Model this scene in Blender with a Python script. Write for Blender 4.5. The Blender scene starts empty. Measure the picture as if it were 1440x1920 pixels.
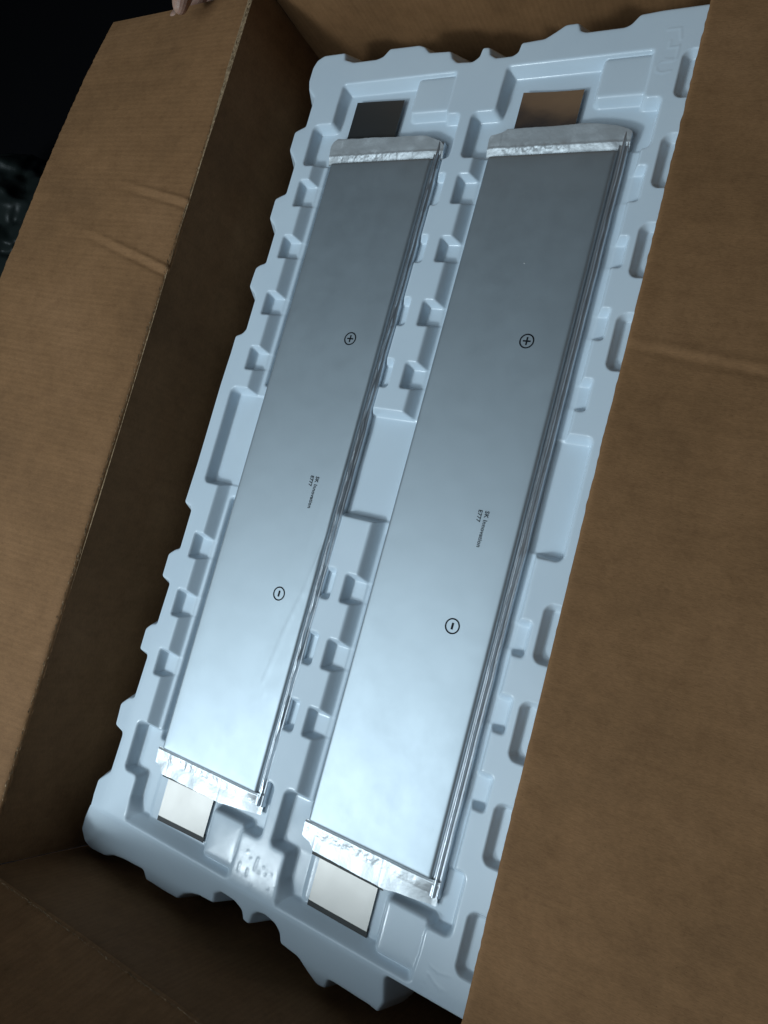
import bpy, bmesh, math, random
import numpy as np
from mathutils import Matrix, Vector
random.seed(7); rng = np.random.default_rng(7)
S = bpy.context.scene
MM = 0.001

# ------------------------------------------------------------------ camera
cam_d = bpy.data.cameras.new('camera'); cam = bpy.data.objects.new('camera', cam_d)
S.collection.objects.link(cam); S.camera = cam
R3 = Matrix(((0.8492497, -0.18661565, 0.49391249),
             (0.26117498, 0.96147082, -0.08579914),
             (-0.45887099, 0.20186248, 0.86526814)))
cam.matrix_world = Matrix.Translation((0.43111704, 0.1841695, 0.49733988)) @ R3.to_4x4()
cam_d.sensor_fit = 'VERTICAL'; cam_d.sensor_height = 36; cam_d.lens = 36 * 1412.79 / 1920
cam_d.clip_start = 0.01; cam_d.clip_end = 50

# ------------------------------------------------------------------ world and light
W = bpy.data.worlds.new('World'); S.world = W; W.use_nodes = True
bg = W.node_tree.nodes['Background']; bg.inputs['Color'].default_value = (0.62, 0.78, 1.0, 1); bg.inputs['Strength'].default_value = 0.02

def area(name, loc, target, size, sizey, power, col):
    l = bpy.data.lights.new(name, 'AREA'); l.shape = 'RECTANGLE'; l.size = size; l.size_y = sizey
    l.energy = power; l.color = col
    o = bpy.data.objects.new(name, l); S.collection.objects.link(o)
    o.location = loc
    o.rotation_euler = (Vector(target) - Vector(loc)).to_track_quat('-Z', 'Y').to_euler()
    return o
area('ceiling_lamp', (-0.56, -0.68, 1.12), (0.14, 0.2, 0), 0.26, 0.18, 10.8, (0.80, 0.93, 1.0))
area('lit_ceiling', (-0.48, -0.58, 1.40), (-0.2, -0.25, 0), 1.7, 1.45, 21.0, (0.74, 0.90, 1.0))
S.view_settings.view_transform = 'Standard'; S.view_settings.look = 'None'
S.view_settings.exposure = -0.15; S.view_settings.gamma = 1

# ------------------------------------------------------------------ helpers
def link(o): S.collection.objects.link(o); return o
def tag(o, label=None, cat=None, group=None, kind=None):
    if label: o['label'] = label
    if cat: o['category'] = cat
    if group: o['group'] = group
    if kind: o['kind'] = kind
    return o
def mesh_obj(name, verts, faces, mat, parent=None, smooth=True):
    me = bpy.data.meshes.new(name)
    verts = np.asarray(verts, dtype=np.float32)
    if isinstance(faces, np.ndarray):
        nf = len(faces)
        me.vertices.add(len(verts)); me.vertices.foreach_set('co', verts.ravel())
        me.loops.add(nf * 4); me.loops.foreach_set('vertex_index', faces.astype(np.int32).ravel())
        me.polygons.add(nf)
        me.polygons.foreach_set('loop_start', np.arange(0, nf * 4, 4, dtype=np.int32))
        me.update(calc_edges=True)
    else:
        me.from_pydata([tuple(map(float, v)) for v in verts], [], faces); me.update()
    if smooth: me.polygons.foreach_set('use_smooth', np.ones(len(me.polygons), dtype=bool))
    me.materials.append(mat)
    o = link(bpy.data.objects.new(name, me))
    if parent: o.parent = parent
    return o
def empty(name, loc=(0, 0, 0), rz=0.0):
    o = link(bpy.data.objects.new(name, None)); o.location = loc; o.rotation_euler = (0, 0, rz); o.empty_display_size = 0.02
    return o
def grid(xs, ys, zf, skip=None):
    X, Y = np.meshgrid(xs, ys); Z = zf(X, Y)
    return grid_xyz(X, Y, Z, skip)
def grid_xyz(X, Y, Z, skip=None):
    ny, nx = X.shape
    V = np.stack([X, Y, Z], -1).reshape(-1, 3)
    i = np.arange(ny * nx).reshape(ny, nx)
    F = np.stack([i[:-1, :-1], i[:-1, 1:], i[1:, 1:], i[1:, :-1]], -1)
    if skip is not None: F = F[~skip]
    return V, F.reshape(-1, 4)
def noise1(n, k, amp, seed=0):
    r = np.random.default_rng(seed).normal(0, amp, n + 4 * k)
    w = np.hanning(2 * k + 1); w /= np.sqrt((w * w).sum())
    return np.convolve(r, w, 'same')[2 * k:2 * k + n]
def noise2(X, Y, scale, seed):
    """smooth value noise on a lattice of the given scale"""
    r = np.random.default_rng(seed).uniform(-1, 1, (256, 256))
    u = X / scale + 300.3; v = Y / scale + 300.7
    i = np.floor(u).astype(int); j = np.floor(v).astype(int); fu = u - i; fv = v - j
    fu = fu * fu * (3 - 2 * fu); fv = fv * fv * (3 - 2 * fv)
    g = lambda a, b: r[a % 256, b % 256]
    return (g(i, j) * (1 - fu) + g(i + 1, j) * fu) * (1 - fv) + (g(i, j + 1) * (1 - fu) + g(i + 1, j + 1) * fu) * fv

# ------------------------------------------------------------------ materials
def mat(name):
    m = bpy.data.materials.new(name); m.use_nodes = True
    return m, m.node_tree.nodes, m.node_tree.links, m.node_tree.nodes['Principled BSDF']
def ramp(n, l, src, stops):
    r = n.new('ShaderNodeValToRGB'); l.new(src, r.inputs[0])
    r.color_ramp.elements[0].position = stops[0][0]; r.color_ramp.elements[0].color = (*stops[0][1], 1)
    r.color_ramp.elements[1].position = stops[-1][0]; r.color_ramp.elements[1].color = (*stops[-1][1], 1)
    for p, c in stops[1:-1]:
        e = r.color_ramp.elements.new(p); e.color = (*c, 1)
    return r.outputs[0]
def nz(n, l, scale, detail=4, rough=0.55, vec=None, stretch=None):
    t = n.new('ShaderNodeTexNoise'); t.inputs['Scale'].default_value = scale
    t.inputs['Detail'].default_value = detail; t.inputs['Roughness'].default_value = rough
    tc = n.new('ShaderNodeTexCoord'); src = tc.outputs['Object']
    if stretch:
        mp = n.new('ShaderNodeMapping'); mp.inputs['Scale'].default_value = stretch; l.new(src, mp.inputs['Vector']); src = mp.outputs['Vector']
    l.new(src, t.inputs['Vector'])
    return t.outputs['Fac']
def bump(n, l, b, src, strength, dist):
    bp = n.new('ShaderNodeBump'); bp.inputs['Strength'].default_value = strength; bp.inputs['Distance'].default_value = dist
    l.new(src, bp.inputs['Height'])
    if b.inputs['Normal'].is_linked: l.new(b.inputs['Normal'].links[0].from_socket, bp.inputs['Normal'])
    l.new(bp.outputs['Normal'], b.inputs['Normal'])

def kraft(name, base, flute_axis, flute=1.0):
    m, n, l, b = mat(name)
    c = lambda k: tuple(v * k for v in base)
    st = (1, 6, 6) if flute_axis == 'x' else (6, 1, 6)
    big = nz(n, l, 9, 5, 0.6)
    fib = nz(n, l, 260, 3, 0.7, stretch=st)
    fine = nz(n, l, 900, 2, 0.6)
    col = ramp(n, l, big, [(0.3, c(0.80)), (0.5, c(1.0)), (0.7, (base[0] * 1.12, base[1] * 1.14, base[2] * 1.2))])
    f2 = ramp(n, l, fib, [(0.25, (0.80, 0.79, 0.77)), (0.6, (1.07, 1.07, 1.07))])
    mx = n.new('ShaderNodeMix'); mx.data_type = 'RGBA'; mx.blend_type = 'MULTIPLY'; mx.inputs[0].default_value = 1
    l.new(col, mx.inputs[6]); l.new(f2, mx.inputs[7])
    f3 = ramp(n, l, fine, [(0.24, (0.5, 0.46, 0.42)), (0.31, (1, 1, 1)), (0.74, (1, 1, 1)), (0.82, (1.35, 1.4, 1.5))])
    mx2 = n.new('ShaderNodeMix'); mx2.data_type = 'RGBA'; mx2.blend_type = 'MULTIPLY'; mx2.inputs[0].default_value = 0.8
    l.new(mx.outputs[2], mx2.inputs[6]); l.new(f3, mx2.inputs[7])
    mot = nz(n, l, 75, 5, 0.75)
    f6 = ramp(n, l, mot, [(0.3, (0.86, 0.84, 0.82)), (0.5, (1, 1, 1)), (0.72, (1.10, 1.10, 1.11))])
    mx6 = n.new('ShaderNodeMix'); mx6.data_type = 'RGBA'; mx6.blend_type = 'MULTIPLY'; mx6.inputs[0].default_value = 1
    l.new(mx2.outputs[2], mx6.inputs[6]); l.new(f6, mx6.inputs[7]); mx2 = mx6
    strk = nz(n, l, 110, 3, 0.6, stretch=(0.12, 3.2, 1) if flute_axis == 'x' else (3.2, 3.2, 0.12))
    f4 = ramp(n, l, strk, [(0.3, (0.96, 0.955, 0.95)), (0.5, (1, 1, 1)), (0.7, (1.04, 1.045, 1.05))])
    mx3 = n.new('ShaderNodeMix'); mx3.data_type = 'RGBA'; mx3.blend_type = 'MULTIPLY'; mx3.inputs[0].default_value = 1
    l.new(mx2.outputs[2], mx3.inputs[6]); l.new(f4, mx3.inputs[7])
    l.new(mx3.outputs[2], b.inputs['Base Color'])
    b.inputs['Roughness'].default_value = 0.82; b.inputs['Specular IOR Level'].default_value = 0.3
    # faint washboard of the flutes under the liner
    tc = n.new('ShaderNodeTexCoord'); w = n.new('ShaderNodeTexWave'); w.wave_type = 'BANDS'
    w.bands_direction = 'Y' if flute_axis == 'x' else 'X'
    w.inputs['Scale'].default_value = 62; w.inputs['Distortion'].default_value = 1.8; w.inputs['Detail'].default_value = 2
    w.inputs['Detail Scale'].default_value = 0.3
    l.new(tc.outputs['Object'], w.inputs['Vector'])
    bump(n, l, b, w.outputs['Fac'], 0.15 * flute, 0.0003)
    f5 = ramp(n, l, w.outputs['Fac'], [(0.2, tuple(1 - k * flute for k in (0.025, 0.028, 0.032))), (0.8, (1 + 0.02 * flute,) * 3)])
    mx4 = n.new('ShaderNodeMix'); mx4.data_type = 'RGBA'; mx4.blend_type = 'MULTIPLY'; mx4.inputs[0].default_value = 1
    l.new(mx3.outputs[2], mx4.inputs[6]); l.new(f5, mx4.inputs[7]); l.new(mx4.outputs[2], b.inputs['Base Color'])
    bump(n, l, b, fib, 0.5, 0.0003)
    bump(n, l, b, big, 0.5, 0.003)
    return m
K_FLAP = kraft('kraft_liner', (0.230, 0.118, 0.050), 'x')
K_FLAT = kraft('kraft_liner_smooth', (0.230, 0.118, 0.050), 'x', 0.3)
K_WALL = kraft('kraft_liner_upright', (0.230, 0.118, 0.050), 'y')
m, n, l, b = mat('kraft_cut_edge'); K_EDGE = m
l.new(ramp(n, l, nz(n, l, 420, 4, 0.7), [(0.3, (0.10, 0.062, 0.03)), (0.55, (0.30, 0.2, 0.11)), (0.75, (0.5, 0.38, 0.25))]), b.inputs['Base Color'])
b.inputs['Roughness'].default_value = 0.9; bump(n, l, b, nz(n, l, 700, 3), 0.6, 0.0004)

m, n, l, b = mat('thermoformed_plastic'); PLASTIC = m
l.new(ramp(n, l, nz(n, l, 14, 3), [(0.3, (0.60, 0.70, 0.785)), (0.7, (0.635, 0.735, 0.815))]), b.inputs['Base Color'])
l.new(ramp(n, l, nz(n, l, 60, 4), [(0.3, (0.13,) * 3), (0.7, (0.22,) * 3)]), b.inputs['Roughness'])
b.inputs['IOR'].default_value = 1.42
b.inputs['Subsurface Weight'].default_value = 0.0
bump(n, l, b, nz(n, l, 45, 2, 0.5), 0.12, 0.0006)
bump(n, l, b, nz(n, l, 700, 2, 0.5), 0.05, 0.0002)

def metal(name, col, rough, bumps, metallic=1.0, aniso=0.0):
    m, n, l, b = mat(name)
    b.inputs['Metallic'].default_value = metallic
    l.new(ramp(n, l, nz(n, l, 22, 4, 0.6), [(0.3, tuple(c * 0.98 for c in col)), (0.7, col)]), b.inputs['Base Color'])
    l.new(ramp(n, l, nz(n, l, 38, 5, 0.65), [(0.3, (rough * 0.96,) * 3), (0.7, (rough * 1.04,) * 3)]), b.inputs['Roughness'])
    for sc, st, di, stretch in bumps: bump(n, l, b, nz(n, l, sc, 3, 0.55, stretch=stretch), st, di)
    return m
FOIL = metal('pouch_foil', (0.48, 0.545, 0.59), 0.55, [(14, 0.11, 0.0016, None), (60, 0.05, 0.0006, None), (1500, 0.12, 0.00008, (1, 3, 1))], 0.95)
SEAL = metal('sealed_foil', (0.56, 0.59, 0.61), 0.40, [(90, 0.5, 0.0007, (1, 0.7, 1)), (420, 0.35, 0.0003, None)], 0.55)
FOLD = metal('folded_foil', (0.60, 0.64, 0.68), 0.30, [(240, 0.5, 0.0004, (1, .15, 1)), (900, 0.3, 0.0002, None)], 0.8)
NICKEL = metal('nickel_terminal', (0.46, 0.44, 0.415), 0.48, [(500, 0.25, 0.0001, (1, .06, 1)), (30, 0.2, 0.0006, None), (600, 0.05, 0.0001, None)], 0.85)
ALU = metal('bare_metal_terminal', (0.74, 0.76, 0.78), 0.14, [(18, 0.25, 0.0010, None)], 1.0)
DARKTAB = metal('dark_terminal', (0.20, 0.215, 0.22), 0.34, [(40, 0.2, 0.0004, None)], 0.9)
def plain(name, col, rough=0.6, spec=0.4):
    m, n, l, b = mat(name)
    l.new(ramp(n, l, nz(n, l, 200, 3), [(0.3, tuple(c * 0.85 for c in col)), (0.7, col)]), b.inputs['Base Color'])
    b.inputs['Roughness'].default_value = rough; b.inputs['Specular IOR Level'].default_value = spec
    return m
BLACK = plain('black_film', (0.012, 0.014, 0.014), 0.5)
INK = plain('black_ink', (0.006, 0.008, 0.012), 0.7, 0.2)
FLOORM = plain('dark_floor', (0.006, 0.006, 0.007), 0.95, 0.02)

# ------------------------------------------------------------------ floor
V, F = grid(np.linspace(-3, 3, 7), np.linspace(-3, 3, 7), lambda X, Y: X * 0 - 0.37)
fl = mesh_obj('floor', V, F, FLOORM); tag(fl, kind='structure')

# ------------------------------------------------------------------ carton
carton = empty('cardboard_box', (0.12, 0.28, -0.35))
tag(carton, 'open brown corrugated cardboard box holding the blister tray, flaps folded back', 'box')
OFF = np.array([0.12, 0.28, -0.35])
TH = 0.0055
def sheet(name, P, mat_, nu, nv, disp=None, thick=TH, flip=False, edge=True, label=None, rough_sides=(), seed=1):
    """thick corrugated board from a bilinear patch P[00,10,11,01]; disp(u,v)->offset along normal (m).
    The long cut edges are a little ragged."""
    P = [np.array(p, float) for p in P]
    u = np.linspace(0, 1, nu) ** (1.7 if rough_sides else 1.0); v = np.linspace(0, 1, nv); U, Vv = np.meshgrid(u, v)
    U0 = U.copy(); V0 = Vv.copy()
    L1 = np.linalg.norm(P[1] - P[0]); L2 = np.linalg.norm(P[3] - P[0])
    for side in rough_sides:
        if side == 'u0': U0[:, 0] += noise1(nv, 3, 0.00015 / L1, seed) + noise1(nv, 60, 0.0002 / L1, seed + 1)
        if side == 'u1': U0[:, -1] += noise1(nv, 3, 0.0003 / L1, seed)
    Q = (P[0] * ((1 - U0) * (1 - V0))[..., None] + P[1] * (U0 * (1 - V0))[..., None] + P[2] * (U0 * V0)[..., None] + P[3] * ((1 - U0) * V0)[..., None])
    N = np.cross(P[1] - P[0], P[3] - P[0]); N /= np.linalg.norm(N)
    if flip: N = -N
    D = disp(U, Vv) if disp is not None else np.zeros_like(U)
    top = Q + N * D[..., None]; bot = top - N * thick
    V = np.concatenate([top.reshape(-1, 3), bot.reshape(-1, 3)] * 2) - OFF
    i = np.arange(nu * nv).reshape(nv, nu); o = nu * nv
    q = lambda a, b, c, d: (int(a), int(b), int(c), int(d))
    A = np.stack([i[:-1, :-1], i[:-1, 1:], i[1:, 1:], i[1:, :-1]], -1).reshape(-1, 4)
    B = A[:, ::-1] + o
    if flip: A, B = A[:, ::-1], B[:, ::-1]
    E = []
    def strip(line, rev):
        a, b2 = line[:-1], line[1:]
        s = np.stack([a, a + o, b2 + o, b2], -1)
        E.append((s[:, ::-1] if rev ^ flip else s) + 2 * o)
    strip(i[0, :], False); strip(i[:, -1], False); strip(i[-1, :], True); strip(i[:, 0], True)
    Fc = np.concatenate([A, B] + E)
    ob = mesh_obj(name, V, Fc, mat_, carton)
    me = ob.data; me.materials.append(K_EDGE)
    k = len(A) * 2; idx = np.zeros(len(Fc), dtype=np.int32); idx[k:] = 1
    if rough_sides: idx[-len(E[-1]):] = 0
    me.polygons.foreach_set('material_index', idx)
    sm = np.ones(len(Fc), dtype=bool); sm[k:] = False; me.polygons.foreach_set('use_smooth', sm)
    if label: ob['label'] = label
    return ob
def g(x, w): return np.exp(-(x / w) ** 2)
XL, XR, YF, YB, ZT, ZB = -0.095, 0.311, -0.127, 0.681, 0.055, -0.345
def dwall(seed, amp=0.0016):
    return lambda U, V: amp * noise2(U * 4, V * 6, 1.0, seed) + 0.0004 * noise2(U * 20, V * 20, 1.0, seed + 1)
sheet('wall', [(XL, YF, ZB), (XL, YB, ZB), (XL, YB, ZT), (XL, YF, ZT)], K_WALL, 90, 40, dwall(3), flip=False)
sheet('wall', [(XR + 0.026, YB, ZB), (XR + 0.026, YF, ZB), (XR + 0.002, YF, ZT - 0.018), (XR + 0.002, YB, ZT - 0.006)], K_WALL, 90, 40, dwall(5, 0.0006), flip=False)
sheet('wall', [(XL, YB, ZB), (XR + 0.026, YB, ZB), (XR + 0.004, YB, ZT), (XL, YB, ZT)], K_WALL, 60, 40, dwall(7), flip=False)
sheet('wall', [(XR + 0.026, YF, ZB), (XL, YF, ZB), (XL, YF, ZT), (XR + 0.004, YF, ZT)], K_WALL, 60, 40, dwall(9), flip=False)
sheet('box_bottom', [(XL, YF, ZB), (XR + 0.026, YF, ZB), (XR + 0.026, YB, ZB), (XL, YB, ZB)], K_FLAP, 20, 30)
# left flap: U from fold (0) to free edge (1), V from front (0) to back (1)
def dleft(U, V):
    y = -0.12 + V * 0.787
    x = -0.095 - U * 0.19
    d = 0.0010 * noise2(U * 3, V * 9, 1.0, 11) + 0.00016 * noise2(x * 25, y * 120, 1.0, 12) - 0.014 * U * np.clip((V - 0.7) / 0.3, 0, 1) ** 2
    # two dented creases running in from the fold
    for (ya, yb, w, a, Lu) in ((0.458, 0.475, 0.0022, 0.0012, 0.50), (0.394, 0.420, 0.0024, 0.0014, 0.60)):
        yc = ya + (yb - ya) * U / 0.5
        fade = np.clip(1 - U / Lu, 0, 1) ** 0.7
        d += fade * (a * g(y - yc - 0.003, w) - a * 0.8 * g(y - yc + 0.004, w))
    d -= 0.0030 * np.exp(-U * 0.19 / 0.0016)
    return d
sheet('flap', [(XL, -0.12, ZT + 0.004), (-0.285, -0.12, 0.112), (-0.285, 0.667, 0.0655), (XL, 0.667, ZT)], K_FLAP, 130, 640, dleft, flip=True,
      rough_sides=('u0', 'u1'), seed=21, label='left flap folded outward, creased in two places')
# right flap
def dright(U, V):
    y = -0.12 + V * 0.787; x = XR + U * 0.21
    d = 0.0012 * noise2(U * 3, V * 8, 1.0, 31) + 0.00015 * noise2(x * 25, y * 110, 1.0, 32)
    yc = 0.361 - 0.006 * U / 0.37
    d += (0.0008 * g(y - yc - 0.0025, 0.0035) - 0.0008 * g(y - yc + 0.0025, 0.003)) * (0.35 + 0.65 * np.clip(U * 8, 0, 1))
    d += -0.006 * g(V - 0.0, 0.22) * (1 - U) + 0.002 * g(V - 0.52, 0.1) * (1 - U) ** 2
    d -= 0.0016 * np.exp(-U * 0.2 / 0.0011)
    return d
sheet('flap', [(XR, -0.12, ZT - 0.005), (XR + 0.205, -0.12, ZT - 0.030), (XR + 0.205, 0.667, ZT - 0.030), (XR, 0.667, ZT + 0.002)], K_FLAT, 120, 560, dright, flip=False,
      rough_sides=('u0', 'u1'), seed=41, label='right flap folded outward with a crease across it')
# front flap stands up, back flap leans away
def dsm(seed): return lambda U, V: 0.0012 * noise2(U * 5, V * 3, 1.0, seed) + 0.0003 * noise2(U * 90, V * 10, 1.0, seed + 1)
sheet('flap', [(XR, YF + 0.0003, ZT + 0.0003), (XL, YF + 0.0003, ZT + 0.0003), (XL, YF - 0.080, ZT + 0.255), (XR, YF - 0.080, ZT + 0.255)], K_WALL, 200, 60, dsm(51), flip=False, seed=5,
      label='front flap standing nearly upright in shadow')  # unseen upper part made taller to shade the tray's front skirt
sheet('flap', [(XL, YB + 0.001, ZT + 0.003), (XR, YB + 0.001, ZT + 0.003), (XR, YB + 0.07, ZT + 0.18), (XL, YB + 0.07, ZT + 0.18)], K_WALL, 120, 60, dsm(55), flip=False, seed=6)
# frayed paper along the two long folds and the front fold
def fray(name, pts_, count, seed):
    r = random.Random(seed); bm = bmesh.new()
    for k in range(count):
        t = r.random() ** 1.0; s = t * (len(pts_) - 1); i = min(int(s), len(pts_) - 2); f = s - i
        p = Vector(pts_[i]).lerp(Vector(pts_[i + 1]), f)
        d = (Vector(pts_[i + 1]) - Vector(pts_[i])).normalized()
        L = r.uniform(0.001, 0.005); a = d * L + Vector((r.gauss(0, 0.0002), r.gauss(0, 0.0004), r.gauss(0.0002, 0.0003)))
        wv = Vector((r.gauss(0, 1), r.gauss(0, 1), r.gauss(0, 1))).normalized() * r.uniform(0.00012, 0.0004)
        p = p + Vector((r.gauss(0, 0.0007), 0, r.gauss(0.0002, 0.0005))) - Vector(OFF)
        q = [p - wv, p + wv, p + a * 0.5 + wv * 0.8 + Vector((0, 0, r.uniform(0, 0.0006))), p + a]
        vs = [bm.verts.new(x) for x in q]; bm.faces.new(vs[:3]); bm.faces.new((vs[0], vs[2], vs[3]))
    me = bpy.data.meshes.new(name); bm.to_mesh(me); bm.free(); me.materials.append(K_EDGE)
    o = link(bpy.data.objects.new(name, me)); o.parent = carton; o['kind'] = 'stuff'; return o
fray('frayed_fold', [(XL, -0.12, ZT + 0.0045), (XL, 0.667, ZT + 0.001)], 700, 3)
fray('frayed_fold', [(XL, YF, ZT + 0.0035), (XR, YF, ZT + 0.0035)], 420, 5)

# ------------------------------------------------------------------ blister tray (one formed sheet)
def sp(a, e=0.55): return 0.5 * (a + np.sqrt(a * a + e * e))
def box(X, Y, x0, x1, y0, y1, r=3.0):
    qx = np.abs(X - (x0 + x1) / 2) - (x1 - x0) / 2 + r; qy = np.abs(Y - (y0 + y1) / 2) - (y1 - y0) / 2 + r
    return np.hypot(np.maximum(qx, 0), np.maximum(qy, 0)) + np.minimum(np.maximum(qx, qy), 0) - r
def smin(a, b, k=3.0):
    h = np.clip(0.5 + 0.5 * (b - a) / k, 0, 1)
    return b * (1 - h) + a * h - k * h * (1 - h)
def smax(a, b, k=3.0): return -smin(-a, -b, k)
def poly_sdf(X, Y, P):
    P = np.asarray(P, float); d2 = np.full(X.shape, 1e12); ins = np.zeros(X.shape, bool)
    for k in range(len(P)):
        ax, ay = P[k]; bx_, by = P[(k + 1) % len(P)]
        ex, ey = bx_ - ax, by - ay
        if ex * ex + ey * ey < 1e-9: continue
        t = np.clip(((X - ax) * ex + (Y - ay) * ey) / (ex * ex + ey * ey), 0, 1)
        d2 = np.minimum(d2, (X - ax - t * ex) ** 2 + (Y - ay - t * ey) ** 2)
        if ey != 0:
            c = (ay > Y) != (by > Y)
            ins ^= c & (X < ex * (Y - ay) / ey + ax)
    d = np.sqrt(d2); return np.where(ins, -d, d)
def chaikin(P, rad=2.0):
    P = np.asarray(P, float); out = []
    for k in range(len(P)):
        a, p, c = P[k - 1], P[k], P[(k + 1) % len(P)]
        la, lc = np.linalg.norm(a - p), np.linalg.norm(c - p)
        ra, rc = min(rad, 0.42 * la), min(rad, 0.42 * lc)
        A_ = p + (a - p) / la * ra; C_ = p + (c - p) / lc * rc
        for t in (0, 0.33, 0.67, 1): out.append((1 - t) ** 2 * A_ + 2 * t * (1 - t) * p + t * t * C_)
    return np.array(out)
def wallz(d, depth, draft):
    """d = distance inside the pocket edge -> depth below the deck"""
    dr = sp(d, 0.65) * depth / draft
    return depth - sp(depth - dr, 0.9)
TOP = 2.0; FLOOR = 11.5
OUT = [(-58, -70), (-57, -47), (-53, -43), (-46, -36), (-45, -4), (-46, -1), (-56, 2), (-57, 20), (-50, 27), (-44, 29), (-43, 66), (-45, 69), (-54, 70),
       (-54, 88), (-49, 93), (-43, 95), (-42, 131), (-44, 134), (-53, 136), (-53, 156), (-47, 161), (-42, 163), (-42, 198), (-44, 202), (-52, 204),
       (-51, 240), (-51, 316), (-50, 345), (-50, 361), (-43, 364), (-40, 368), (-40, 398), (-44, 404), (-51, 409), (-50, 427), (-46, 430), (-40, 432),
       (-40, 464), (-44, 470), (-51, 476), (-51, 495), (-45, 498), (-40, 500), (-40, 530), (-44, 536), (-51, 544), (-51, 562), (-45, 565), (-40, 567),
       (-40, 596), (-44, 600), (-49, 605), (-52, 614), (-52, 628), (-49, 635), (-42, 639), (-19, 639), (-17, 632), (-6, 628), (19, 628), (25, 630), (30, 637), (60, 636.5), (66, 634), (72, 628),
       (93, 626.5), (96, 620), (102, 615), (117, 614), (122, 618), (123, 626), (129, 625.5), (131, 619), (137, 615), (152, 615), (156, 618), (157, 626), (176, 627), (184, 632),
       (191, 637), (201, 637), (204, 630), (209, 628), (239, 628), (243, 630), (248, 637), (264, 638), (308, 638), (308, -70)]
SK = [(-58, -68), (-74, -88), (-85, -104), (-87, -118), (-80, -123), (-60, -121), (-46, -114), (-32, -111), (-6, -109), (-6, -119), (17, -119.5), (32, -119), (42, -109), (53, -103), (62, -100),
      (78, -99), (82, -88), (90, -82), (104, -83), (110, -88), (109, -98), (115, -99), (121, -87), (127, -81), (135, -79), (144, -82), (147, -88), (146, -99), (162, -102), (170, -112),
      (177, -119), (185, -118), (189, -107), (195, -106), (225, -107), (232, -109), (238, -96), (240, -74), (244, -68)]
SLOPE = 1.4
xs = np.arange(-96, 312.01, 0.8); ys = np.arange(-131, 646, 0.8)
X, Y = np.meshgrid(xs, ys)
d_out = poly_sdf(X, Y, chaikin(OUT, 1.7))
d_sk = smin(d_out, poly_sdf(X, Y, chaikin(SK, 2.2)), 0.5)
Z = np.zeros_like(X)
# outside of the deck: the wall drops away; toward the front it flares out as a skirt
drop_front = np.maximum(sp(-68.5 - Y, 0.9) / SLOPE, 0)
drop_side = sp(d_out, 0.7) * 2.2
inskirt = d_sk < 0.0
sk = drop_front + 6.0 * sp(d_sk, 0.6)
use_front = np.clip((-60 - Y) / 6, 0, 1)
outer = drop_side * (1 - use_front) + sk * use_front
# pockets
def lane(ox):
    xl = X - ox
    xw = xl - np.interp(Y, [-30, 20, 320, 400], [-3.0, -2.5, 0.0, 0.5])
    main = box(xw, Y, -20.5, 113.5, -8, 548, 3)
    nt = np.full(X.shape, 1e3)
    for y0, y1 in ((487, 514), (437, 460), (383, 406), (331, 354), (158, 182), (106, 131), (54, 78)):
        nt = np.minimum(nt, box(xw, Y, -29.5, 60, y0, y1, 3.0))
        nt = np.minimum(nt, box(xl, Y, 60, 121.0, y0 - 1, y1 + 1, 3.5))
    e = box(xl, Y, -31, 119.5, 527, 568, 5.5)
    e = smin(e, box(xw, Y, -29.5, 80, -29, 15, 5.5), 4)
    e = smin(e, box(xl, Y, 40, 119.0, -29, 14, 5.5), 4)
    e = smin(e, box(xl, Y, -11, 106, 555, 607, 4), 4)
    e = smin(e, box(xl, Y, -17, 101, -67, -20, 5), 4)
    groove = box(xw, Y, -8.5, 60, 4, 219, 3)
    groove = np.minimum(groove, box(xw, Y, -8.5, 60, 321, 536, 3))
    return main, nt, e, groove
draft = 4.2 + 7.5 * np.clip((-46 - Y) / 12, 0, 1) + 2.5 * np.clip((Y - 588) / 12, 0, 1)
ext = box(X, Y, -37.5, 0, 225, 315, 6)                    # finger recess at the left
ext = np.minimum(ext, box(X, Y, 95, 170, 223.5, 313, 4))  # cross channel between the cells
ext = np.minimum(ext, box(X, Y, 250, 291, 225, 314, 6))   # finger recess at the right
z = wallz(-ext, FLOOR - 0.5, 4.2)
gr = np.full(X.shape, 1e3)
for ox in (0, 160):
    main, nt, e, groove = lane(ox)
    left = X - ox < 50
    dm = wallz(-main, FLOOR - 1.5, np.where(left, 8.0, 4.5))
    dn = wallz(-nt, FLOOR - 1.8, 4.2); de = wallz(-e, FLOOR, draft)
    q = smax(smax(dm, dn, 1.6), de, 1.6)
    z = smax(z, q, 1.6); gr = np.minimum(gr, groove)
z = z + wallz(-gr, 6.0, 1.8)
# raised pads beside the terminals
for ox in (0, 160):
    for (x0, x1, y0, y1, h) in ((69, 125, 572, 603.5, 2.6), (69.5, 101, -58.5, -24.5, 2.0)):
        db = box(X - ox, Y, x0, x1, y0, y1, 2.5)
        pad = h + 2.4 * sp(db, 0.9)
        near = (np.abs(X - ox - 85) < 40)
        z = np.where(near, -smax(-z, -pad, 1.0), z)
    # shallow step in the pocket below the terminal
    db = box(X - ox, Y, 2, 66, -56, -16, 4); z = np.where(db < 8, z - 1.6 * (1 - np.clip(sp(db + 0.5, .8) / 3, 0, 1)), z)
# finger slots along the right rail
ds = np.full(X.shape, 1e3)
for y0, y1 in ((565, 604), (496, 538.5), (429, 471), (361, 404), (156.5, 198), (91, 132.5), (23, 65), (-47, -5)):
    ds = np.minimum(ds, box(X, Y, 285.5, 330, y0, y1, 7))
z = np.maximum(z, wallz(-ds, 8.5, 3.8))
# the narrow groove that outlines the rail at the bottom (left rail)
Z = TOP - np.maximum(z, 0) 
Z = Z - outer
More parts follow.
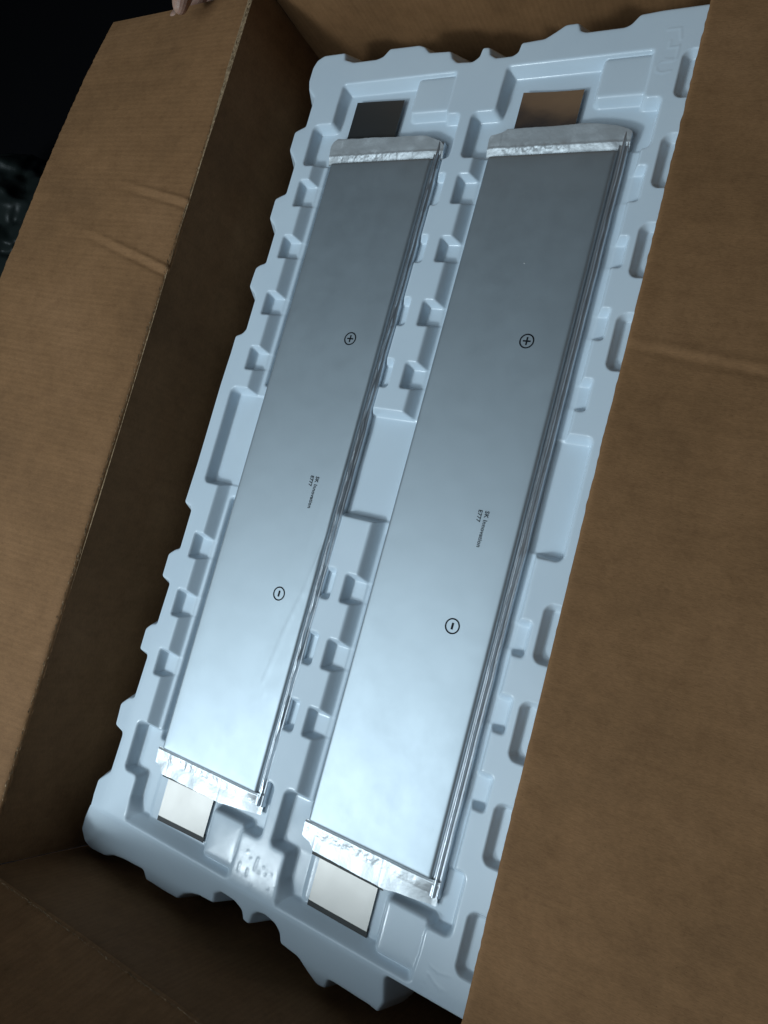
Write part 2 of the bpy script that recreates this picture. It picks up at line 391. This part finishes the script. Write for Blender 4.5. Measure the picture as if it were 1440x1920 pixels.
# embossed marks in the deck
def stroke(pts_, w=0.75, h=0.38):
    h *= 0.17
    global Z
    d = np.full(X.shape, 1e3); P = np.asarray(pts_, float)
    if len(P) == 1: d = np.hypot(X - P[0, 0], Y - P[0, 1])
    for k in range(len(P) - 1):
        a, e = P[k], P[k + 1] - P[k]
        t = np.clip(((X - a[0]) * e[0] + (Y - a[1]) * e[1]) / (e @ e), 0, 1)
        d = np.minimum(d, np.hypot(X - a[0] - t * e[0], Y - a[1] - t * e[1]))
    Z += h * np.clip(1.6 - d / w, 0, 1)
stroke([(271, 621), (280, 621), (282, 612)], 0.75, 1.2); stroke([(275, 611.5), (275, 606), (281, 606)], 0.75, 1.2); stroke([(282, 607), (282, 596), (274, 597)], 0.75, 1.2)
stroke([(280, 595), (272, 595), (269, 592), (270, 588), (274, 586), (280, 587)], 0.75, 1.2); stroke([(271, 600.5)])
stroke([(107, -50.5), (107, -56)], 0.8, 0.5); stroke([(121.5, -41), (120.5, -49.5)], 0.8, 0.5); stroke([(115, -52), (115, -56)], 0.8, 0.5); stroke([(121, -59.5), (120, -64)], 0.8, 0.5)
for p in ((115, -44), (128, -45), (125, -50), (136, -47), (131, -49), (136, -57), (142, -53), (111, -40), (-45, -50), (-38, -57)): stroke([p], 0.8, 0.5)
stroke([(270, -49), (276, -50.5), (284, -49)]); stroke([(270, -54), (280, -60)], 0.8, 0.5); stroke([(269, -60), (270, -54)]); stroke([(276, -57.5), (283, -59)])
for p in ((273, -65), (280, -65), (268, -63), (276, -67)): stroke([p], 0.7, 0.45)
Z += 0.18 * noise2(X, Y, 60, 71) + 0.04 * noise2(X, Y, 14, 72)
cell_c = Z[:-1, :-1]
skip = (np.minimum.reduce([Z[:-1, :-1], Z[1:, :-1], Z[:-1, 1:], Z[1:, 1:]]) < -64)
V, F = grid_xyz(X * MM, Y * MM, Z * MM, skip)
used = np.zeros(len(V), bool); used[F.ravel()] = True; remap = np.cumsum(used) - 1
V = V[used]; F = remap[F]
tray = mesh_obj('blister_tray', V, F, PLASTIC)
tag(tray, 'pale blue-grey thermoformed plastic tray with notched pockets, lying in the cardboard box', 'tray')

# ------------------------------------------------------------------ pouch cells
def text_mesh(body, size, mat_, parent, at, rot, name='printed_text'):
    c = bpy.data.curves.new(name, 'FONT'); c.body = body; c.size = size * MM; c.resolution_u = 3
    c.space_character = 1.05; c.offset = 0.00009
    t = link(bpy.data.objects.new('tmp', c))
    dg = bpy.context.evaluated_depsgraph_get(); me = bpy.data.meshes.new_from_object(t.evaluated_get(dg))
    bpy.data.objects.remove(t); me.materials.clear(); me.materials.append(mat_); me.name = name
    o = link(bpy.data.objects.new(name, me)); o.parent = parent
    o.location = (at[0] * MM, at[1] * MM, at[2] * MM); o.rotation_euler = (0, 0, rot)
    return o
def ring_mark(parent, x, y, plus, z=0.07, rot=0.0):
    bm = bmesh.new(); n_ = 40; ro, ri = 5.7, 4.65
    vo = [bm.verts.new((ro * math.cos(a), ro * math.sin(a), 0)) for a in np.linspace(0, 2 * math.pi, n_, endpoint=False)]
    vi = [bm.verts.new((ri * math.cos(a), ri * math.sin(a), 0)) for a in np.linspace(0, 2 * math.pi, n_, endpoint=False)]
    for i in range(n_): bm.faces.new((vi[i], vo[i], vo[(i + 1) % n_], vi[(i + 1) % n_]))
    def bar(w, h, e=0): 
        vs = [bm.verts.new(p) for p in ((-w, -h, e), (w, -h, e), (w, h, e), (-w, h, e))]; bm.faces.new(vs)
    if plus: bar(0.6, 3.1); bar(3.0, 0.6, 0.004)
    else: bar(0.8, 2.4)
    me = bpy.data.meshes.new('polarity_mark'); bm.transform(Matrix.Scale(MM, 4)); bm.to_mesh(me); bm.free(); me.materials.append(INK)
    o = link(bpy.data.objects.new('polarity_mark', me)); o.parent = parent; o.location = (x * MM, y * MM, z * MM); o.rotation_euler = (0, 0, rot)
    return o
def plate(name, x0, x1, y0, y1, z0, th, mat_, parent, bend=0.0, nx=14, ny=10, skew=0.0, serr=False, seed=1):
    """thin slightly wavy metal or film strip with real thickness, mm"""
    xs_ = np.linspace(x0, x1, nx); ys_ = np.linspace(y0, y1, ny); A, B = np.meshgrid(xs_, ys_)
    B2 = B + skew * (A - x0) / (x1 - x0)
    if serr: B2[-1, :] += np.where(np.arange(nx) % 2 == 0, 0.45, -0.1)
    Zt = z0 + bend * np.sin((A - x0) / (x1 - x0) * math.pi) * 0.6 + 0.12 * noise2(A, B, 16, seed)
    n0 = nx * ny; i = np.arange(n0).reshape(ny, nx)
    Vt = np.stack([A, B2, Zt], -1).reshape(-1, 3); Vb = Vt.copy(); Vb[:, 2] -= th
    Ft = np.stack([i[:-1, :-1], i[:-1, 1:], i[1:, 1:], i[1:, :-1]], -1).reshape(-1, 4)
    E = []
    for line, rev in ((i[0, :], 0), (i[:, -1], 0), (i[-1, :], 1), (i[:, 0], 1)):
        s = np.stack([line[:-1], line[:-1] + n0, line[1:] + n0, line[1:]], -1); E.append((s[:, ::-1] if rev else s) + 2 * n0)
    VV = np.concatenate([Vt, Vb]); VV = np.concatenate([VV, VV])
    return mesh_obj(name, VV * MM, np.concatenate([Ft, Ft[:, ::-1] + n0] + E), mat_, parent)

def pouch_cell(loc, rz, label, seed, symbols, text_at, top_mat, creased, shape):
    c = empty('pouch_cell', loc, rz); tag(c, label, 'battery cell', 'pouch battery cells side by side in the tray')
    Wd, Ln = shape['w'], 530.0
    # body: pillow-edged slab
    def refine(L):
        a = np.concatenate([[0, 0.15, 0.4, 0.8, 1.3, 2, 2.8, 3.8, 5], np.linspace(7, L - 7, int(L / 2.2)), L - np.array([5, 3.8, 2.8, 2, 1.3, 0.8, 0.4, 0.15, 0])])
        return a
    A, B = np.meshgrid(refine(Wd), refine(Ln))
    ex = np.minimum(A, Wd - A); ey = np.minimum(B, Ln - B)
    rr = 2.6
    qx = np.maximum(rr - ex, 0); qy = np.maximum(rr - ey, 0)
    d = np.clip(np.hypot(qx, qy) / rr, 0, 1)
    Zt = -(1 - np.sqrt(np.clip(1 - d ** 2.0, 0, 1))) * 2.4 
    e2 = np.minimum(ex, ey)
    Zt += -0.45 * np.exp(-e2 / 4.5)
    Zt += 0.10 * noise2(A, B, 45, seed) + 0.035 * noise2(A, B, 12, seed + 1)
    if creased:
        # a long shallow crease that leaves the right edge and runs down the face
        cx = np.interp(B, [74, 81, 124, 162, 198, 240], [85.5, 81.5, 88, 96.5, 101, 104.5]); fade = np.clip((B - 70) / 12, 0, 1) * np.clip((245 - B) / 40, 0, 1)
        Zt += fade * (0.26 * g(A - cx, 0.95) - 0.05 * np.clip((A - cx) / 6, 0, 1))
        cx2 = np.interp(B, [170, 235], [87, 90]); Zt += 0.10 * g(A - cx2, 1.2) * g(B - 205, 30)
        cx3 = 83 + 2.5 * np.cos((B - 76) / 6); Zt += 0.12 * g(A - cx3, 1.2) * g(B - 76, 7)
    else:
        Zt += 0.05 * g(A - 20, 8) * g(B - 480, 30)
    V, F = grid_xyz(A * MM, B * MM, Zt * MM)
    ny, nx = A.shape; i = np.arange(ny * nx).reshape(ny, nx); n0 = ny * nx
    loop = np.concatenate([i[0, :], i[1:, -1], i[-1, -2::-1], i[-2:0:-1, 0]])
    Vb = V[loop].copy(); Vb[:, 2] = -9.3 * MM
    k = np.arange(len(loop)); side = np.stack([loop, n0 + k, n0 + (k + 1) % len(loop), loop[(k + 1) % len(loop)]], -1)
    mesh_obj('cell_body', np.concatenate([V, Vb]), np.concatenate([F, side]), FOIL, c)
    # end seals
    for end in ('top', 'bottom'):
        xv = np.linspace(shape['x0'], 110.0 if end == 'top' else 108.5, 190); tv = np.linspace(0, 1, 44)
        if end == 'top':
            y0 = 528.8; ye = np.interp(xv, shape['tx'], shape['ty'])
        else:
            y0 = 1.2; ye = np.interp(xv, shape['bx'], shape['by'])
        A, T = np.meshgrid(xv, tv); YE = np.broadcast_to(ye, A.shape)
        B = y0 + (YE - y0) * T
        dist = np.abs(B - y0)
        prof = np.interp(dist, [0, 0.8, 2.0, 8, 9.5, 12, 22], [-3.8, -4.9, -4.6, -1.9, -1.8, -1.3, 0.5]) if end == 'top' else \
               np.interp(dist, [0, 0.8, 1.8, 2.6, 7, 10, 22], [-1.6, -3.4, -3.0, -2.5, -3.0, -3.3, -3.4])
        amp = np.exp(-((dist - 6.5) / 3.2) ** 2)
        under = ((A > 8) & (A < 62)).astype(float)
        Zt = prof + amp * (0.34 * noise2(A, B * 0.45, 3.0, seed + 9) + 0.16 * noise2(A, B, 1.5, seed + 10)) * (0.35 + 0.65 * under)
        Zt += 0.40 * noise2(A, B, 9, seed + 11) * np.clip(dist / 5, 0, 1)
        Zt += -0.18 * g(A - 8.5, 0.8) - 0.12 * g(A - 65.5, 0.9) * np.clip(dist / 3, 0, 1)
        Zt += -1.6 * np.clip((A - 80) / 25, 0, 1) ** 2 * np.clip(dist / 10, 0, 1) * (1.6 if end == 'bottom' else 0.6)
        B = B + 0.10 * noise2(A, A * 0, 0.9, seed + 5) * (T ** 6) + 0.2 * noise2(A, A * 0, 4, seed + 3) * T ** 4
        V, F = grid_xyz(A * MM, B * MM, Zt * MM)
        if end == 'bottom': F = F[:, ::-1]
        mesh_obj('end_seal', V, F, SEAL, c)
    # folded side seal: narrow pleats standing along the right edge
    yy = np.linspace(shape['s0'], shape['s1'], 520)
    sec = [(Wd - 0.4, -3.2), (Wd + 0.4, -3.9), (Wd + 1.5, -4.1), (Wd + 2.1, -1.9), (Wd + 2.7, -1.4), (Wd + 3.3, -1.5), (Wd + 3.7, -2.2), (Wd + 4.2, -4.2),
           (Wd + 5.3, -4.4), (Wd + 5.7, -3.1), (Wd + 6.2, -3.1), (Wd + 6.6, -5.0), (Wd + 6.7, -9.0)]
    sec = np.array(sec); sec[1:-2, 1] = -1.9 + (sec[1:-2, 1] + 1.9) * 0.8; off = noise1(len(yy), 18, 0.05, seed + 20); bead = noise1(len(yy), 1, 0.05, seed + 21)
    wob = shape['wob']; w1 = noise1(len(yy), 14, 0.16 * wob, seed + 22); w2 = noise1(len(yy), 9, 0.22 * wob, seed + 23)
    Xs = sec[None, :, 0] + off[:, None] + w1[:, None] * (np.arange(len(sec)) % 4 > 1) 
    Zs = sec[None, :, 1] + (bead[:, None] + w2[:, None]) * (sec[None, :, 1] > -1.8)
    Ys = np.broadcast_to(yy[:, None], Xs.shape)
    V, F = grid_xyz(Xs * MM, Ys * MM, Zs * MM)
    mesh_obj('side_seal', V, F, FOLD, c)
    # terminals with their insulating films
    t = shape
    plate('terminal', *t['tt'], -5.2, 0.28, top_mat, c, bend=t['bend'], skew=t['ts'], seed=seed)
    plate('insulating_film', t['tt'][0] - 6.5, t['tt'][1] + 9, t['tt'][2] - 3, t['tt'][2] + 6.6, -4.8, 0.15, BLACK, c, nx=60, ny=4, skew=t['ts'] * 1.2, serr=True, seed=seed)
    plate('terminal', *t['bt'], -5.6, 0.28, NICKEL, c, bend=0.1, skew=t['bs'], seed=seed + 2)
    plate('insulating_film', t['bt'][0] - 7.0, t['bt'][1] + 4.5, t['bt'][3] - 4.0, t['bt'][3] + 3, -5.2, 0.15, BLACK, c, nx=60, ny=4, skew=t['bs'], seed=seed + 1)
    plate('black_strip', t['bt'][0] - 0.6, t['bt'][1] + 0.6, t['bt'][2] - 4.2, t['bt'][2] + 2, -6.4, 0.5, BLACK, c, skew=t['bs'], seed=seed + 4)  # plain black strip standing in for the dark band past the lower terminal
    for x, y, plus in symbols: ring_mark(c, x, y, plus, z=0.2)
    tx, ty = text_at
    text_mesh('SK Innovation', 4.5, INK, c, (tx, ty, 0.2), -math.pi / 2)
    text_mesh('E777', 4.3, INK, c, (tx - 5.2, ty, 0.2), -math.pi / 2)
    return c
shL = dict(w=102.5, x0=-5, tx=[-5, -3, 2, 6, 92, 106, 110], ty=[545, 549, 552, 551.5, 549.5, 545, 541], bx=[-5, -3.5, 1, 5, 70, 78, 108], by=[-12.5, -13, -14, -19.5, -19.5, -18, -14.5],
           s0=-8, s1=545, wob=1.5, tt=(6.8, 56.5, 546, 591), ts=-2.0, bend=0.2, bt=(12, 62, -51.5, -17.5), bs=1.5)
pouch_cell((0.0005, 0, 0), 0.0015, 'left silver pouch battery cell, dark matte upper terminal, crease beside its right edge', 101, [(73, 368, True), (73.2, 151, False)], (77.5, 250), DARKTAB, True, shL)
shR = dict(w=102.8, x0=-3, tx=[-3, -2, 7, 12, 75, 97, 107, 110], ty=[544, 547, 548, 551, 551.5, 549, 546, 544], bx=[-3, -1.5, 5, 9, 70, 80, 108.5], by=[-11, -12, -14, -18.5, -20, -18, -15.5],
           s0=-10, s1=545, wob=0.7, tt=(14, 64, 546, 586.5), ts=-2.0, bend=-1.1, bt=(15, 65, -51.5, -17.5), bs=-0.5)
pouch_cell((0.153, -0.001, 0), 0.0, 'right silver pouch battery cell, shiny brown-reflecting upper terminal', 202, [(72.2, 379, True), (72, 166, False)], (74.5, 251), ALU, False, shR)

# ------------------------------------------------------------------ fingertip of a hand holding the left flap
bm = bmesh.new(); rr_ = random.Random(12)
for k in range(70):
    x, y = rr_.uniform(0.158, 0.25), rr_.uniform(0.02, 0.51)
    if k == 0: x, y = 0.2075, 0.4385
    s_ = 0.0009 if k == 0 else rr_.uniform(0.00012, 0.00032); a_ = rr_.uniform(0, 3)
    c_ = Vector((x, y, -0.0007)); q = []
    for j in range(5):
        t_ = a_ + j * 2 * math.pi / 5; q.append(bm.verts.new(c_ + Vector((math.cos(t_) * s_ * rr_.uniform(.5, 1), math.sin(t_) * s_ * rr_.uniform(.6, 1), 0.0005))))
    top_ = bm.verts.new(c_ + Vector((0, 0, 0.0007 + s_ * 0.5)))
    for j in range(5): bm.faces.new((q[j], q[(j + 1) % 5], top_))
me = bpy.data.meshes.new('dust'); bm.to_mesh(me); bm.free(); me.materials.append(plain('paper_dust', (0.75, 0.75, 0.72), 0.8))
tag(link(bpy.data.objects.new('dust', me)), 'pale specks of dust on the right battery cell', 'dust', kind='stuff')
def skin_mat():
    m, n, l, b = mat('skin')
    l.new(ramp(n, l, nz(n, l, 120, 4), [(0.3, (0.30, 0.17, 0.125)), (0.7, (0.40, 0.25, 0.19))]), b.inputs['Base Color'])
    b.inputs['Roughness'].default_value = 0.5; b.inputs['Subsurface Weight'].default_value = 0.1; b.inputs['Subsurface Scale'].default_value = 0.004
    bump(n, l, b, nz(n, l, 700, 3), 0.3, 0.0003); return m
SKIN = skin_mat()
def skin_chain(name, nodes, edges, parent=None):
    me = bpy.data.meshes.new(name); me.from_pydata([p for p, r in nodes], edges, [])
    o = link(bpy.data.objects.new(name, me)); me.materials.append(SKIN)
    o.modifiers.new('skin', 'SKIN'); sl = me.skin_vertices[0].data
    for k, (p, r) in enumerate(nodes): sl[k].radius = (r, r * 0.85); sl[k].use_root = (k == 0)
    s = o.modifiers.new('sub', 'SUBSURF'); s.levels = 2; s.render_levels = 2
    for p in me.polygons: p.use_smooth = True
    if parent: o.parent = parent
    return o
hx = -0.163
nodes = [((hx + 0.02, 0.90, 0.10), 0.030), ((hx + 0.015, 0.80, 0.075), 0.025), ((hx + 0.010, 0.765, 0.062), 0.028)]   # forearm, wrist, palm root
edges = [(0, 1), (1, 2)]
def chain(start, pts_):
    prev = start
    for p, r in pts_:
        nodes.append((p, r)); edges.append((prev, len(nodes) - 1)); prev = len(nodes) - 1
chain(2, [((hx + 0.028, 0.742, 0.074), 0.0125), ((hx + 0.018, 0.712, 0.086), 0.0115), ((hx + 0.009, 0.672, 0.0845), 0.0125), ((hx + 0.005, 0.652, 0.0785), 0.0115), ((hx + 0.002, 0.636, 0.0735), 0.0075)])       # thumb over the board
for k, (dx, ln) in enumerate(((0.024, 0.92), (0.004, 1.0), (-0.016, 0.95), (-0.034, 0.78))):
    chain(2, [((hx + dx, 0.722, 0.050), 0.0115), ((hx + dx * 1.05, 0.722 - 0.040 * ln, 0.040), 0.0095), ((hx + dx * 1.05, 0.722 - 0.066 * ln, 0.045), 0.0088), ((hx + dx * 1.05, 0.722 - 0.084 * ln, 0.0505), 0.0068)])
hand = skin_chain('person', nodes, edges)
tag(hand, 'fingertip of a hand gripping the far end of the left box flap', 'person')

# ------------------------------------------------------------------ plastic bag in the dark behind the box
m, n, l, b = mat('clear_plastic_film'); FILM = m
b.inputs['Base Color'].default_value = (0.012, 0.016, 0.015, 1); b.inputs['Roughness'].default_value = 0.34; b.inputs['Specular IOR Level'].default_value = 0.10
A, B = np.meshgrid(np.linspace(0, 1, 90), np.linspace(0, 2 * np.pi, 120))
prof = np.sin(np.clip(A, 0, 1) * np.pi) ** 0.55
r_ = prof * (1 + 0.22 * noise2(A * 8, B * 4, 1.0, 91) + 0.08 * noise2(A * 22, np.cos(B) * 10, 1.0, 92))
V, F = grid_xyz(-0.89 + 0.16 * r_ * np.cos(B), 0.60 + (A - 0.5) * 0.30, -0.265 + 0.10 * r_ * np.sin(B))
bag = mesh_obj('plastic_bag', V, F, FILM); tag(bag, 'crumpled dark glossy plastic bag in the shadow beyond the left flap', 'bag')
